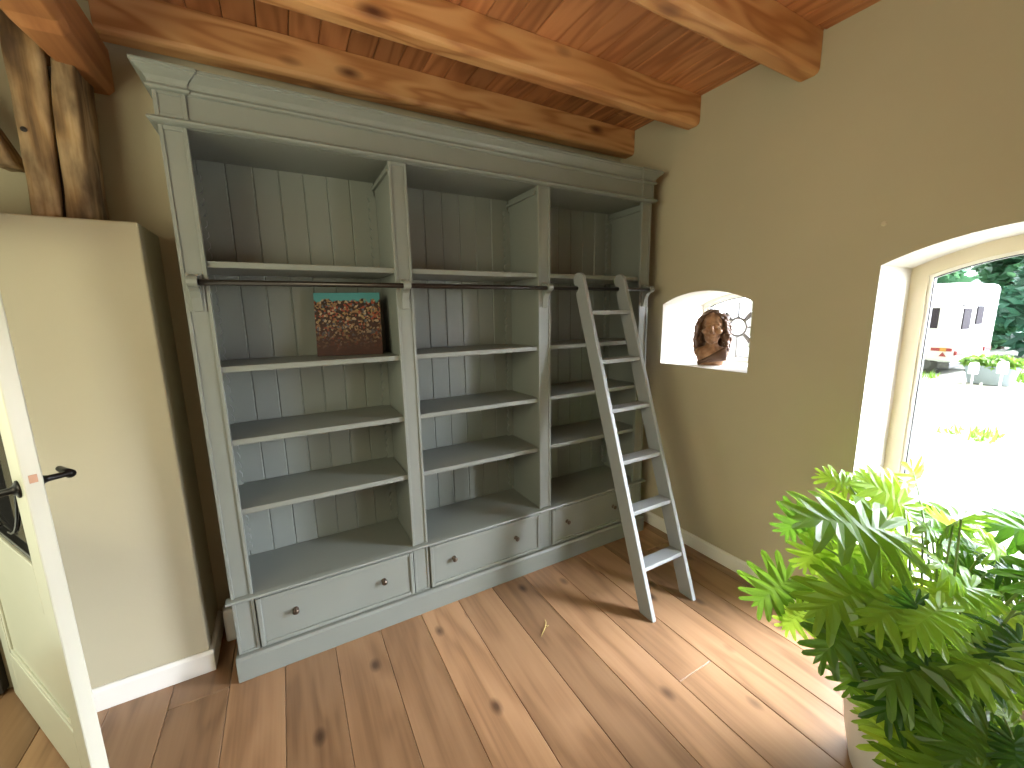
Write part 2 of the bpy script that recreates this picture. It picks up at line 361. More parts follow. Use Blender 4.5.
# ------------------------------------------------------------------ ceiling beams and the old timber frame
def beam(name, y0, y1, z0, z1, xa, xb, label):
    ch = .022; mb = MB()
    prof = [(y0, z1), (y0, z0 + ch), (y0 + ch * .3, z0 + ch * .3), (y0 + ch, z0), (y1 - ch, z0), (y1 - ch * .3, z0 + ch * .3), (y1, z0 + ch), (y1, z1)]
    mb.prism(prof, 'x', xa, xb)
    return tag(mb.build(name, beamwood, bevel=.004), label, 'beam', 'ceiling beams')
beam('ceiling_beam', .300, .405, 2.708, ZC - .001, -.20, XR - .002, 'orange pine ceiling beam nearest the bookcase, running just above its cornice')
beam('ceiling_beam', -.228, -.128, 2.708, ZC - .001, -1.0, XR - .002, 'middle of the three orange pine ceiling beams, its end halfway between bookcase and the frontmost beam')
beam('ceiling_beam', -.862, -.762, 2.69, ZC - .001, -1.0, XR - .002, 'frontmost orange pine ceiling beam, cut off by the top edge of the photo')
# tie beam along the room, resting in the back wall
mb = MB()
def tie(y, x0, x1, z0, z1): return [(x0, y, z1), (x0, y, z0 + .02), (x0 + .02, y, z0), (x1 - .02, y, z0), (x1, y, z0 + .02), (x1, y, z1)]
mb.sweep([tie(-1.6, -.345, -.185, 2.545, 2.707), tie(-.03, -.345, -.19, 2.545, 2.707), tie(.02, -.335, -.192, 2.53, 2.707), tie(.24, -.31, -.193, 2.525, 2.707), tie(YB - .001, -.30, -.193, 2.53, 2.707)])
tag(mb.build('tie_beam', tiewood, bevel=.005), 'reddish timber tie beam running towards the back wall above the old post', 'beam')
def rough_post(name, path, label, cat, seed, crack=True, mt=oldoak, nring=40):
    """path: list of (centre, half x, half y)"""
    rg = random.Random(seed); rings = []; n = 48
    for k in range(nring + 1):
        t = k / nring * (len(path) - 1); i = min(int(t), len(path) - 2); f = t - i
        c = Vector(path[i][0]).lerp(Vector(path[i + 1][0]), f); hx = path[i][1] * (1 - f) + path[i + 1][1] * f; hy = path[i][2] * (1 - f) + path[i + 1][2] * f
        ring = []
        for j in range(n):
            a = 2 * PI * j / n; ca, sa = math.cos(a), math.sin(a); p = 11
            r = (abs(ca) ** p + abs(sa) ** p) ** (-1 / p)
            q = Vector((ca * r * hx, sa * r * hy, 0))
            nz = noise.noise(Vector((q.x * 14 + seed, q.y * 14, c.z * 3))) * .012 + noise.noise(Vector((q.x * 40, q.y * 40 + seed, c.z * 9))) * .006
            q *= 1 + nz / max(q.length, .02)
            if crack and j in (24, 25): q.y += hy * (.55 if j == 24 else .1) if False else 0
            ring.append(c + q)
        rings.append(ring)
    mb = MB(); mb.sweep(rings)
    return mb, rings
post = empty('timber_post', (-.36, .30, 1.985), 'weathered old oak post with a long split, rising behind the beige partition', 'post')
mbp, _ = rough_post('post', [((-.400, .30, 1.985), .040, .1), ((-.399, .30, 2.0), .040, .10), ((-.378, .30, 2.4), .048, .10), ((-.368, .30, 2.69), .052, .10)], '', '', 3)
mbp.build('timber_half', oldoak, post, smooth=True)
mbp, _ = rough_post('post', [((-.310, .305, 1.985), .039, .1), ((-.310, .305, 2.0), .039, .10), ((-.290, .305, 2.35), .036, .10), ((-.279, .305, 2.54), .034, .098)], '', '', 8)
mbp.build('timber_half', oldoak, post, smooth=True)
MB().box(-.39, -.32, .24, .38, 1.99, 2.52).build('dark_split', dark, post)
mb = MB(); mb.lathe([(0.0, 0), (.008, 0), (.009, -.004), (0, -.006)], (-.408, .2, 2.28), (0, 1, 0), 12); mb.build('peg', dark, post)
mb, _ = rough_post('brace', [((-.49, .30, 2.17), .03, .055), ((-.63, .30, 2.42), .07, .06), ((-.78, .30, 2.66), .08, .06), ((-.93, .30, 2.85), .08, .06)], '', '', 5)
tag(mb.build('timber_brace', oldoak, smooth=True), 'old oak brace leaning out from the left side of the weathered post', 'brace')

# ------------------------------------------------------------------ bookcase
BC = empty('bookcase', (1.25, .19, 0), 'large sage grey three-bay bookcase with drawers along the back wall', 'bookcase')
PX = [(0, .083), (.807, .89), (1.617, 1.699), (2.419, 2.5)]
BAY = [(.028, .815), (.882, 1.625), (1.692, 2.472)]
ZB, ZT = .378, 2.303
YBK = .363
MB().box(0, .028, .02, .398, .0, 2.40).build('side_panel', sage, BC, bevel=.002)
MB().box(2.472, 2.5, .02, .398, .0, 2.40).build('side_panel', sage, BC, bevel=.002)
for a, b in ((.815, .882), (1.625, 1.692)): MB().box(a, b, .02, YBK - .001, ZB, ZT).build('divider', sage, BC, bevel=.002)
for i, (a, b) in enumerate(BAY):                                   # tongue and groove back
    mb = MB(); start = [.053, 1.077 - .21, 1.797 - .105 - .0][i]; x = a
    edges = [a] + [e for e in [start + .1065 * k for k in range(10)] if a + .02 < e < b - .02] + [b]
    for e0, e1 in zip(edges, edges[1:]):
        c = .0045; mb.prism([(e0, .378), (e0, YBK + c), (e0 + c, YBK), (e1 - c, YBK), (e1, YBK + c), (e1, .378)], 'z', .0 + .02, 2.40)
    mb.build('back_panel', sage, BC)
for (a, b) in PX:                                                  # pilasters: board with a thin raised border
    mb = MB(); mb.box(a, b, .006, .022, ZB, ZT)
    t = .013; mb.box(a, a + t, 0, .006, ZB, ZT).box(b - t, b, 0, .006, ZB, ZT).box(a + t, b - t, 0, .006, ZT - .016, ZT).box(a + t, b - t, 0, .006, ZB, ZB + .016)
    mb.build('pilaster', sage, BC, bevel=.0018)
    mb = MB(); mb.box(a, b, .006, .022, .113, ZB)
    mb.box(a, a + t, 0, .006, .113, ZB).box(b - t, b, 0, .006, .113, ZB).box(a + t, b - t, 0, .006, ZB - .012, ZB).box(a + t, b - t, 0, .006, .113, .125)
    mb.build('drawer_post', sage, BC, bevel=.0018)
MB().box(.028, 2.472, .012, .362, ZT, ZT + .02).build('top_board', sage, BC, bevel=.002)
MB().box(-.012, 2.512, -.030, .398, 0.0005, .108).prism([(-.030, .108), (-.022, .118), (0, .118), (0, .108)], 'x', -.012, 2.512).build('plinth', sage, BC, bevel=.003)
mb = MB(); mb.prism([(-.010, .375), (-.020, .378), (-.024, .384), (-.020, .391), (0, .394), (.02, .394), (.02, .375)], 'x', -.020, 2.522)
for (a, b) in BAY: mb.box(a + .001, b - .001, .02, YBK - .001, .368, .3935)
mb.build('bottom_board', sage, BC, bevel=.0015)
SH = [1.834, 1.415, 1.103, .79]
shelf0 = {}
for i, (a, b) in enumerate(BAY):
    for z in SH:
        if i not in shelf0: shelf0[i] = (MB().box(a + .004, b - .004, .018, YBK - .002, z - .025, z).build('shelf', sage, BC, bevel=.0025), z)
        else: copy_part(shelf0[i][0], BC, (0, 0, z - shelf0[i][1]))
for i, (a, b) in enumerate(BAY):                                   # side rails at the top of each bay and toothed shelf supports at the back corners
    for x0, x1 in ((a, a + .014), (b - .014, b)):
        MB().box(x0, x1, .03, YBK - .002, 2.262, 2.278).build('side_cleat', sage, BC, bevel=.002)
    for s, xe in ((1, a + .014), (-1, b - .014)):
        prof = []; z = .43
        while z < 2.22:
            prof += [(0, z), (.010, z + .012), (.010, z + .030)]; z += .048
        pl = [(xe - s * 0.013, .42)] + [(xe + s * (.016 + q), zz) for q, zz in prof] + [(xe - s * 0.013, 2.23)]
        MB().prism(pl, 'y', YBK - .022, YBK - .002).build('shelf_support', sage, BC)
# frieze, ledge and cornice; the end blocks stand slightly proud
FA, FB = (-.002, .094), (2.406, 2.502)
mb = MB(); mb.box(FA[1], FB[0], -.002, .02, 2.326, 2.412); mb.box(.0, 2.5, .02, .398, 2.326, 2.405); mb.build('frieze', sage, BC, bevel=.002)
for a, b in (FA, FB):
    mb = MB(); mb.box(a, b, -.006, .02, 2.326, 2.412); t = .014
    mb.box(a, a + t, -.011, -.006, 2.326, 2.412).box(b - t, b, -.011, -.006, 2.326, 2.412).box(a + t, b - t, -.011, -.006, 2.400, 2.412).box(a + t, b - t, -.011, -.006, 2.326, 2.338)
    mb.build('frieze_block', sage, BC, bevel=.0018)
def run_moulding(prof, xa, xb, breaks, yb, z_off=0):
    """profile (out, z) run round left side, front with proud ends, right side"""
    mb = MB()
    def pt(x, y, mx, my, p): return (x + mx * p[0], y - my * p[0], p[1])
    path = [(xa, yb, -1, 0)] + [(x, y, mx, my) for x, y, mx, my in breaks] + [(xb, yb, 1, 0)]
    mb.sweep([[pt(x, y, mx, my, p) for p in prof] for x, y, mx, my in path]); return mb
corn = [(-.004, 2.41), (.006, 2.41), (.014, 2.414), (.017, 2.420), (.014, 2.426), (.008, 2.430), (.010, 2.438), (.017, 2.450), (.030, 2.462), (.040, 2.470), (.040, 2.474), (.045, 2.476), (.045, 2.486), (-.004, 2.486)]
br = [(-.0, -.008, -1, 1), (.094, -.008, 1, 1), (.094, 0, 1, 1), (2.406, 0, -1, 1), (2.406, -.008, -1, 1), (2.5, -.008, 1, 1)]
def cornice():
    mb = run_moulding(corn, 0, 2.5, br, .398)
    mb.box(-.002, 2.502, .0, .398, 2.406, 2.482)
    return mb
cornice().build('cornice', sage, BC, bevel=.0012)
led = [(-.004, 2.301), (.010, 2.302), (.022, 2.308), (.026, 2.314), (.022, 2.320), (.010, 2.326), (-.004, 2.327)]
mb = run_moulding(led, 0, 2.5, [(0, -.004, -1, 1), (2.5, -.004, 1, 1)], .398); mb.build('ledge_moulding', sage, BC, bevel=.001)
# drawers
DR = [(.088, .802), (.895, 1.612), (1.704, 2.414)]
KN = [(.239, .645), (1.033, 1.437), (1.827, 2.228)]
knob0 = None
for (a, b), ks in zip(DR, KN):
    z0, z1 = .122, .366; t = .020; mb = MB(); mb.box(a, b, -.001, .30, z0, z1)
    for x0, x1, q0, q1 in ((a, a + t, z0, z1), (b - t, b, z0, z1), (a + t, b - t, z0, z0 + t), (a + t, b - t, z1 - t, z1)): mb.box(x0, x1, -.010, -.001, q0, q1)
    d = mb.build('drawer', sage, BC, bevel=.004, seg=2)
    for x in ks:
        if knob0 is None:
            kb = MB(); kb.lathe([(.0, -.001), (.013, -.001), (.013, .002), (.007, .004), (.0055, .012), (.008, .016), (.0135, .020), (.0145, .024), (.012, .028), (.006, .031), (0, .0315)], (x, -.001, .2535), (0, -1, 0), 20)
            knob0 = kb.build('knob', knobmetal, d, smooth=True); kx = x
            tag(knob0, 'dark bronze knob')
        else: copy_part(knob0, d, (x - kx, 0, 0))
# library ladder rail on four scrolled brackets
RY, RZ = -.050, 1.747
rail = MB().tube([(.040, RY, RZ), (2.475, RY, RZ)], .0115, 14).build('ladder_rail', railmetal, BC, smooth=True); tag(rail, 'dark bronze ladder rail')
brk0 = None
for x in (.022, .829, 1.638, 2.446):
    if brk0 is None:
        pr = [(0, 1.640), (-.006, 1.640), (-.010, 1.662), (-.016, 1.690), (-.028, 1.715), (-.044, 1.728), (-.062, 1.732), (-.070, 1.742), (-.071, 1.756), (-.063, 1.768), (-.050, 1.771), (-.040, 1.766), (-.030, 1.770), (0, 1.782)]
        mb = MB(); mb.prism(pr, 'x', x, x + .034); mb.box(x - .010, x + .044, -.004, 0.0, 1.638, 1.784)
        brk0 = mb.build('rail_bracket', sage, BC, bevel=.002); bx = x
    else: copy_part(brk0, BC, (x - bx, 0, 0))

# ------------------------------------------------------------------ ladder
LAD = empty('library_ladder', (2.03, -.66, 0), 'grey wooden library ladder leaning on the dark rail at the right bay', 'ladder')
b0, t0 = Vector((0, -.711, 0)), Vector((0, -.088, 1.845))
ax = (t0 - b0).normalized(); nb = Vector((0, ax.z, -ax.y))          # nb: towards the bookcase
def stile(x0, x1):
    Wd = .088; pts = []
    Lh = (t0 - b0).length
    p = lambda along, depth: b0 + ax * along + nb * depth
    foot_back = Wd * nb.z / -ax.z                                   # cut level with the floor
    out = [p(0, 0)]
    out.append(Vector((0, p(foot_back if False else (Wd * -nb.z) / ax.z, Wd).y, 0.0)))
    # up the back edge with the notch for the rail, then round the top
    zr = None
    s_r = (Vector((0, RY, RZ)) - b0).dot(ax); d_r = (Vector((0, RY, RZ)) - b0).dot(nb)
    out += [p(s_r - .06, Wd), p(s_r - .022, Wd - .004)]
    for k in range(9):
        a = -PI * .60 + k * PI * 1.2 / 8; out.append(p(s_r - .0125 * math.cos(a + PI / 2) * -1 if False else s_r + .0135 * math.sin(-PI / 2 + k * PI / 8), d_r - .0135 * math.cos(-PI / 2 + k * PI / 8)))
    out += [p(s_r + .022, Wd - .006), p(Lh - .03, Wd - .004)]
    for k in range(1, 9):
        a = k * PI / 9; out.append(p(Lh - .03 + .034 * math.sin(a), Wd / 2 + (Wd / 2 - .004) * math.cos(a)))
    out.append(p(Lh - .03, 0))
    mb = MB(); mb.prism([(q.y, q.z) for q in out], 'x', x0, x1); return mb
for x0, x1 in ((1.851, 1.877), (2.170, 2.196)): stile(x0, x1).build('stile', ladder_paint, LAD, bevel=.004)
r0 = None
for z in (1.617, 1.340, 1.071, .796, .535, .255):
    c = b0 + ax * ((z - b0.z) / ax.z)
    if r0 is None: r0 = MB().box(1.874, 2.173, c.y + .004, c.y + .084, z - .024, z).build('rung', ladder_paint, LAD, bevel=.003); rc = (c.y, z)
    else: copy_part(r0, LAD, (0, c.y - rc[0], z - rc[1]))

# ------------------------------------------------------------------ open door on the left (slab with glazed upper light)
DH, DF = Vector((-.865, .405, 0)), Vector((-.365, -.380, 0))
dt = (DF - DH).normalized(); dn = Vector((dt.y, -dt.x, 0)); DW = (DF - DH).length; DT = .040   # dn points to the visible face
DOOR = empty('door_1', DH, kind='structure')
def dbox(mb, t0_, t1_, d0, d1, z0, z1):
    """t along the door, d depth behind the visible face"""
    return mb.obox(DH + dt * t0_ - dn * d0 + Vector((0, 0, z0)), dt * (t1_ - t0_), -dn * (d1 - d0), Vector((0, 0, z1 - z0)))
mb = MB(); Z0, Z1 = .012, 2.06; st = .112
dbox(mb, 0, st, 0, DT, Z0, Z1); dbox(mb, DW - st, DW, 0, DT, Z0, Z1)
dbox(mb, st, DW - st, 0, DT, Z0, .262); dbox(mb, st, DW - st, 0, DT, .700, .872); dbox(mb, st, DW - st, 0, DT, Z1 - .12, Z1)
mb.build('door_frame', doorwhite, DOOR, bevel=.004)
mb = MB(); dbox(mb, st - .005, DW - st + .005, .010, .030, .25, .71); mb.build('lower_panel', doorwhite, DOOR, bevel=.002)
mb = MB()
for (a, b, z0, z1) in ((st, st + .018, .262, .70), (DW - st - .018, DW - st, .262, .70), (st, DW - st, .262, .280), (st, DW - st, .682, .70)): dbox(mb, a, b, .003, .012, z0, z1)
mb.build('panel_moulding', doorwhite, DOOR, bevel=.003)
mb = MB()
for (a, b, z0, z1) in ((st, st + .014, .872, 1.94), (DW - st - .014, DW - st, .872, 1.94), (st, DW - st, .872, .886), (st, DW - st, 1.926, 1.94)): dbox(mb, a, b, .008, .032, z0, z1)
mb.build('glazing_bead', blackmetal, DOOR, bevel=.002)
mb = MB(); dbox(mb, st, DW - st, .018, .022, .872, 1.94); mb.build('pane', clearglass, DOOR)
mb = MB()                                                            # curved black lead lines over the pane
mid = (st + DW - st) / 2
for s in (-1, 1):
    for z0, z1 in ((.90, 1.40), (1.92, 1.40)):
        mb.tube([DH + dt * (mid + s * (.05 + .28 * math.sin(PI / 2 * k / 10))) - dn * .015 + Vector((0, 0, z0 + (z1 - z0) * (1 - math.cos(PI / 2 * k / 10)) * 1.0)) for k in range(11)], .004, 6)
mb.build('lead_line', blackmetal, DOOR)
hz = 1.135
def lever(side, sh):
    mb = MB(); d = dn if side > 0 else -dn; base = DH + dt * (DW - .055) + Vector((0, 0, hz)) + (Vector() if side > 0 else -dn * DT)
    mb.lathe([(0, 0), (.026, 0), (.026, .004), (.018, .008), (.010, .016), (.010, .050), (0, .052)], base, d, 20)
    p = base + d * .044
    mb.tube([p, p - dt * .03 + d * .004, p - dt * .075 + d * .002, p - dt * .115 - d * .001 + Vector((0, 0, -.004))], [.008, .0085, .0075, .0095], 12)
    return tag(mb.build('lever_handle', blackmetal, DOOR, smooth=True), 'black lever handle')
lever(1, 0)
def rim(side):
    mb = MB(); base = DH + dt * (DW - .055) - dn * DT + Vector((0, 0, hz + .01)); d = -dn
    mb.lathe([(0, 0), (.024, 0), (.024, .004), (.013, .010), (.0095, .020), (.0085, .065), (.010, .070), (0, .072)], base, d, 20)
    p = base + d * .065
    mb.tube([p + dt * .008, p - dt * .03, p - dt * .09], [.0135, .011, .009], 12)
    return tag(mb.build('lever_handle', blackmetal, DOOR, smooth=True), 'black lever handle')
rim(-1)
mb = MB(); mb.obox(DF - dn * .012 + dt * .0003 + Vector((0, 0, 1.157)), -dn * .017, dt * .0012, Vector((0, 0, .024))); tag(mb.build('latch_bolt', mat('latch_brass', (.36, .20, .12), .4, .5), DOOR), 'small square brass latch')

# ------------------------------------------------------------------ record sleeve on the second shelf
def sleeve_mat():
    m = bpy.data.materials.new('printed_sleeve'); m.use_nodes = True; n = m.node_tree; L = n.links.new; b = n.nodes['Principled BSDF']; b.inputs['Roughness'].default_value = .6; b.inputs['Specular IOR Level'].default_value = .2
    t = n.nodes.new('ShaderNodeTexCoord'); s = n.nodes.new('ShaderNodeSeparateXYZ'); L(t.outputs['Object'], s.inputs[0])
    v = n.nodes.new('ShaderNodeTexVoronoi'); v.inputs['Scale'].default_value = 105; L(t.outputs['Object'], v.inputs['Vector'])
    cr = n.nodes.new('ShaderNodeValToRGB'); e = cr.color_ramp.elements; e[0].color = (.03, .012, .008, 1); e[1].color = (.05, .02, .012, 1); cr.color_ramp.interpolation = 'CONSTANT'
    for p, c in ((.30, (.20, .11, .05)), (.42, (.30, .22, .14)), (.52, (.02, .012, .01)), (.64, (.20, .04, .02)), (.74, (.07, .08, .09)), (.82, (.22, .15, .06)), (.9, (.04, .02, .014))):
        x = e.new(p); x.color = (*c, 1)
    sp = n.nodes.new('ShaderNodeSeparateColor'); L(v.outputs['Color'], sp.inputs[0]); L(sp.outputs[0], cr.inputs['Fac'])
    ns = n.nodes.new('ShaderNodeTexNoise'); ns.inputs['Scale'].default_value = 26; L(t.outputs['Object'], ns.inputs['Vector'])
    def ad(a, k, bb): 
        q = n.nodes.new('ShaderNodeMath'); q.operation = 'MULTIPLY_ADD'; L(a, q.inputs[0]); q.inputs[1].default_value = k; L(bb, q.inputs[2]); return q.outputs[0]
    h = ad(ns.outputs['Fac'], .07, s.outputs['Z'])
    lo = n.nodes.new('ShaderNodeValToRGB'); le = lo.color_ramp.elements; lo.color_ramp.interpolation = 'LINEAR'
    le[0].color = (.022, .009, .006, 1); le[1].color = (.055, .018, .011, 1); L(ns.outputs['Fac'], lo.inputs['Fac'])
    m1 = n.nodes.new('ShaderNodeMix'); m1.data_type = 'RGBA'; r1 = n.nodes.new('ShaderNodeMapRange'); r1.inputs['From Min'].default_value = -.09; r1.inputs['From Max'].default_value = .08; L(h, r1.inputs['Value'])
    L(r1.outputs['Result'], m1.inputs['Factor']); L(lo.outputs['Color'], m1.inputs['A']); L(cr.outputs['Color'], m1.inputs['B'])
    m2 = n.nodes.new('ShaderNodeMix'); m2.data_type = 'RGBA'; r2 = n.nodes.new('ShaderNodeMapRange'); r2.inputs['From Min'].default_value = .150; r2.inputs['From Max'].default_value = .157; L(h, r2.inputs['Value'])
    L(r2.outputs['Result'], m2.inputs['Factor']); L(m1.outputs['Result'], m2.inputs['A']); m2.inputs['B'].default_value = (.06, .22, .23, 1); L(m2.outputs['Result'], b.inputs['Base Color'])
    return m
S = .314; mb = MB(); mb.box(-S / 2, S / 2, -.002, .002, -S / 2, S / 2)
sl = tag(mb.build('record_sleeve', sleeve_mat(), bevel=.0008, seg=1), 'square record sleeve with teal top standing on the left bay shelf', 'record')
sa = -math.radians(16.2); tilt = math.radians(7)
sl.rotation_euler = Euler((-tilt, 0, sa), 'XYZ')
cxy = Vector((.6065, .1975, 0)); back = Vector((math.sin(-sa), math.cos(sa), 0))
sl.location = cxy + back * (S / 2 * math.sin(tilt)) + Vector((0, 0, 1.4155 + S / 2 * math.cos(tilt) + .0003))

# ------------------------------------------------------------------ bust in the niche
bronze = mat('bust_bronze', (0.34, 0.18, 0.095), 0.36, 0.2, noise_amt=.25, noise_scale=30)
hairm = mat('bust_hair', (0.13, 0.068, 0.04), 0.38, 0.15)
drapem = mat('bust_drapery', (0.12, 0.062, 0.035), 0.4, 0.15)
BM = Matrix.Translation((2.80, -.285, 1.2445)) @ Matrix.Rotation(math.radians(-58), 4, 'Z')
BUST = empty('bust', BM.translation, 'dark bronze bust of a man with long curly hair in the white niche', 'bust')
def placed(mb, name, m, vox):
    bmesh.ops.transform(mb.bm, matrix=BM, verts=mb.bm.verts)
    o = mb.build(name, m, BUST, smooth=True)
    r = o.modifiers.new('remesh', 'REMESH'); r.mode = 'VOXEL'; r.voxel_size = vox; r.use_smooth_shade = True
    q = o.modifiers.new('smooth', 'SMOOTH'); q.iterations = 2; q.factor = .5
    return o
HS = 1.2
def hsc(p): return Vector((p[0] * HS, p[1] * HS, .362 + (p[2] - .362) * HS))
f = MB(); B0 = f.ball
def B(c, r): B0(hsc(c), Vector(r) * HS) if c[2] > .17 else B0(c, r)
B((0, .010, .287), (.056, .066, .072)); B((0, -.010, .235), (.045, .048, .052)); B((0, -.048, .192), (.019, .015, .014)); B((0, -.030, .205), (.036, .028, .024))
B((0, -.072, .243), (.0125, .014, .010)); B((0, -.064, .262), (.0075, .012, .024)); B((-.011, -.062, .240), (.007, .008, .007)); B((.011, -.062, .240), (.007, .008, .007))
for s in (-1, 1):
    B((s * .023, -.050, .283), (.020, .012, .0075)); B((s * .033, -.036, .248), (.019, .022, .018)); B((s * .022, -.049, .268), (.0105, .008, .0065))
    B((s * .057, .012, .262), (.008, .015, .022))
B((0, -.055, .218), (.019, .010, .0048)); B((0, -.054, .2085), (.016, .010, .0055)); B((0, -.050, .228), (.022, .010, .006))
f.tube([(0, .012, .23), (0, .008, .16), (0, .004, .10)], [.038, .036, .048], 16)
B((0, .004, .095), (.092, .052, .040)); B((-.075, .006, .085), (.034, .036, .034)); B((.075, .006, .085), (.034, .036, .034)); B((0, -.012, .065), (.075, .044, .05))
f.sweep([[(x * a, y * b + .004, z) for x, y in [(math.cos(2 * PI * k / 24), math.sin(2 * PI * k / 24)) for k in range(24)]] for z, a, b in ((0.0, .074, .042), (.03, .084, .047), (.07, .096, .05), (.09, .09, .045))])
bmesh.ops.bisect_plane(f.bm, geom=f.bm.verts[:] + f.bm.edges[:] + f.bm.faces[:], plane_co=(0, 0, .0), plane_no=(0, 0, -1), clear_outer=True)
placed(f, 'figure', bronze, .0042)
h = MB(); rg = random.Random(2)
for k in range(46):                                                # wavy crown, parted in the middle
    a = rg.uniform(-.15, PI + .15); e = rg.uniform(.1, 1.35)
    x, y, z = math.cos(a) * math.cos(e), math.sin(a) * math.cos(e) , math.sin(e)
    h.ball((x * .074, .014 + y * .078, .279 + z * .082), (.017, .017, .013), 1)
for s in (-1, 1):
    for ring in range(7):                                          # ringlets down each side, bouncing outwards
        x0 = s * (.050 + .006 * (ring % 3)); y0 = -.022 + .017 * ring
        zz = .312 - .01 * (ring % 2) + .004 * ring; ph = rg.uniform(0, 6)
        n = 15 if ring < 5 else 13
        for k in range(n):
            t = k / (n - 1); ang = ph + t * 15
            h.ball((x0 + s * (.040 * math.sin(min(t * 3.2, 1.6)) + .002) + .007 * math.cos(ang), y0 + .012 * t + .007 * math.sin(ang), zz - .215 * t), (.0135, .0135, .0095), 1)
    for k in range(7): h.ball((s * (.010 + .010 * k), -.048 + .006 * k, .354 - .006 * k), (.013, .011, .012), 1)
for k in range(90):
    hx_ = rg.uniform(-.085, .085); h.ball((hx_, rg.uniform(.045, .075), rg.uniform(.10, .345 - abs(hx_) * .9)), (.020, .016, .024), 1)
for s in (-1, 1):
    for k in range(22): h.ball((s * rg.uniform(.066, .090), rg.uniform(-.015, .05), rg.uniform(.12, .31)), (.018, .018, .022), 1)
placed(h, 'hair', hairm, .0040)
d = MB()
for j, (o_, r) in enumerate(((0, .012), (.020, .013), (.041, .013), (.062, .012), (.082, .010))):
    pts = []
    for k in range(13):
        t = k / 12; x = .090 - .165 * t; z = .118 - .108 * t * (1 - .1 * j) - o_ * (.35 + .65 * (1 - t)) * .9
        yy = -.050 * math.sqrt(max(0, 1 - (x / .105) ** 2)) - .010 + .004 * math.sin(t * 9 + j)
        pts.append((x, yy, max(z, .010)))
    d.tube(pts, r, 10)
placed(d, 'drapery', drapem, .0042)

# ------------------------------------------------------------------ plant
LP = leafmat('plant_leaf', (.022, .085, .012), (.24, .44, .045), (.66, .92, .08), .45, .36, (.12, .30, .02))
stemm = mat('plant_stem', (.16, .26, .06), .5)
potm = mat('pot_glaze', (.62, .62, .60), .3)
soilm = mat('potting_soil', (.03, .02, .014), .9, noise_amt=.4, noise_scale=60)
PC = Vector((2.03, -1.66, 0))
PLANT = empty('potted_plant', PC, 'large potted philodendron with split green leaves in front of the tall window', 'plant')
mb = MB(); mb.lathe([(0, .001), (.150, .001), (.160, .006), (.185, .14), (.205, .30), (.212, .305), (.212, .335), (.203, .338), (.196, .332), (.190, .29), (0, .285)], PC, (0, 0, 1), 40)
tag(mb.build('pot', potm, PLANT, smooth=True, bevel=.002), 'pale grey round pot')
mb = MB(); mb.lathe([(0, .286), (.189, .288), (.188, .296), (.10, .304), (0, .306)], PC, (0, 0, 1), 32); mb.build('soil', soilm, PLANT, smooth=True)
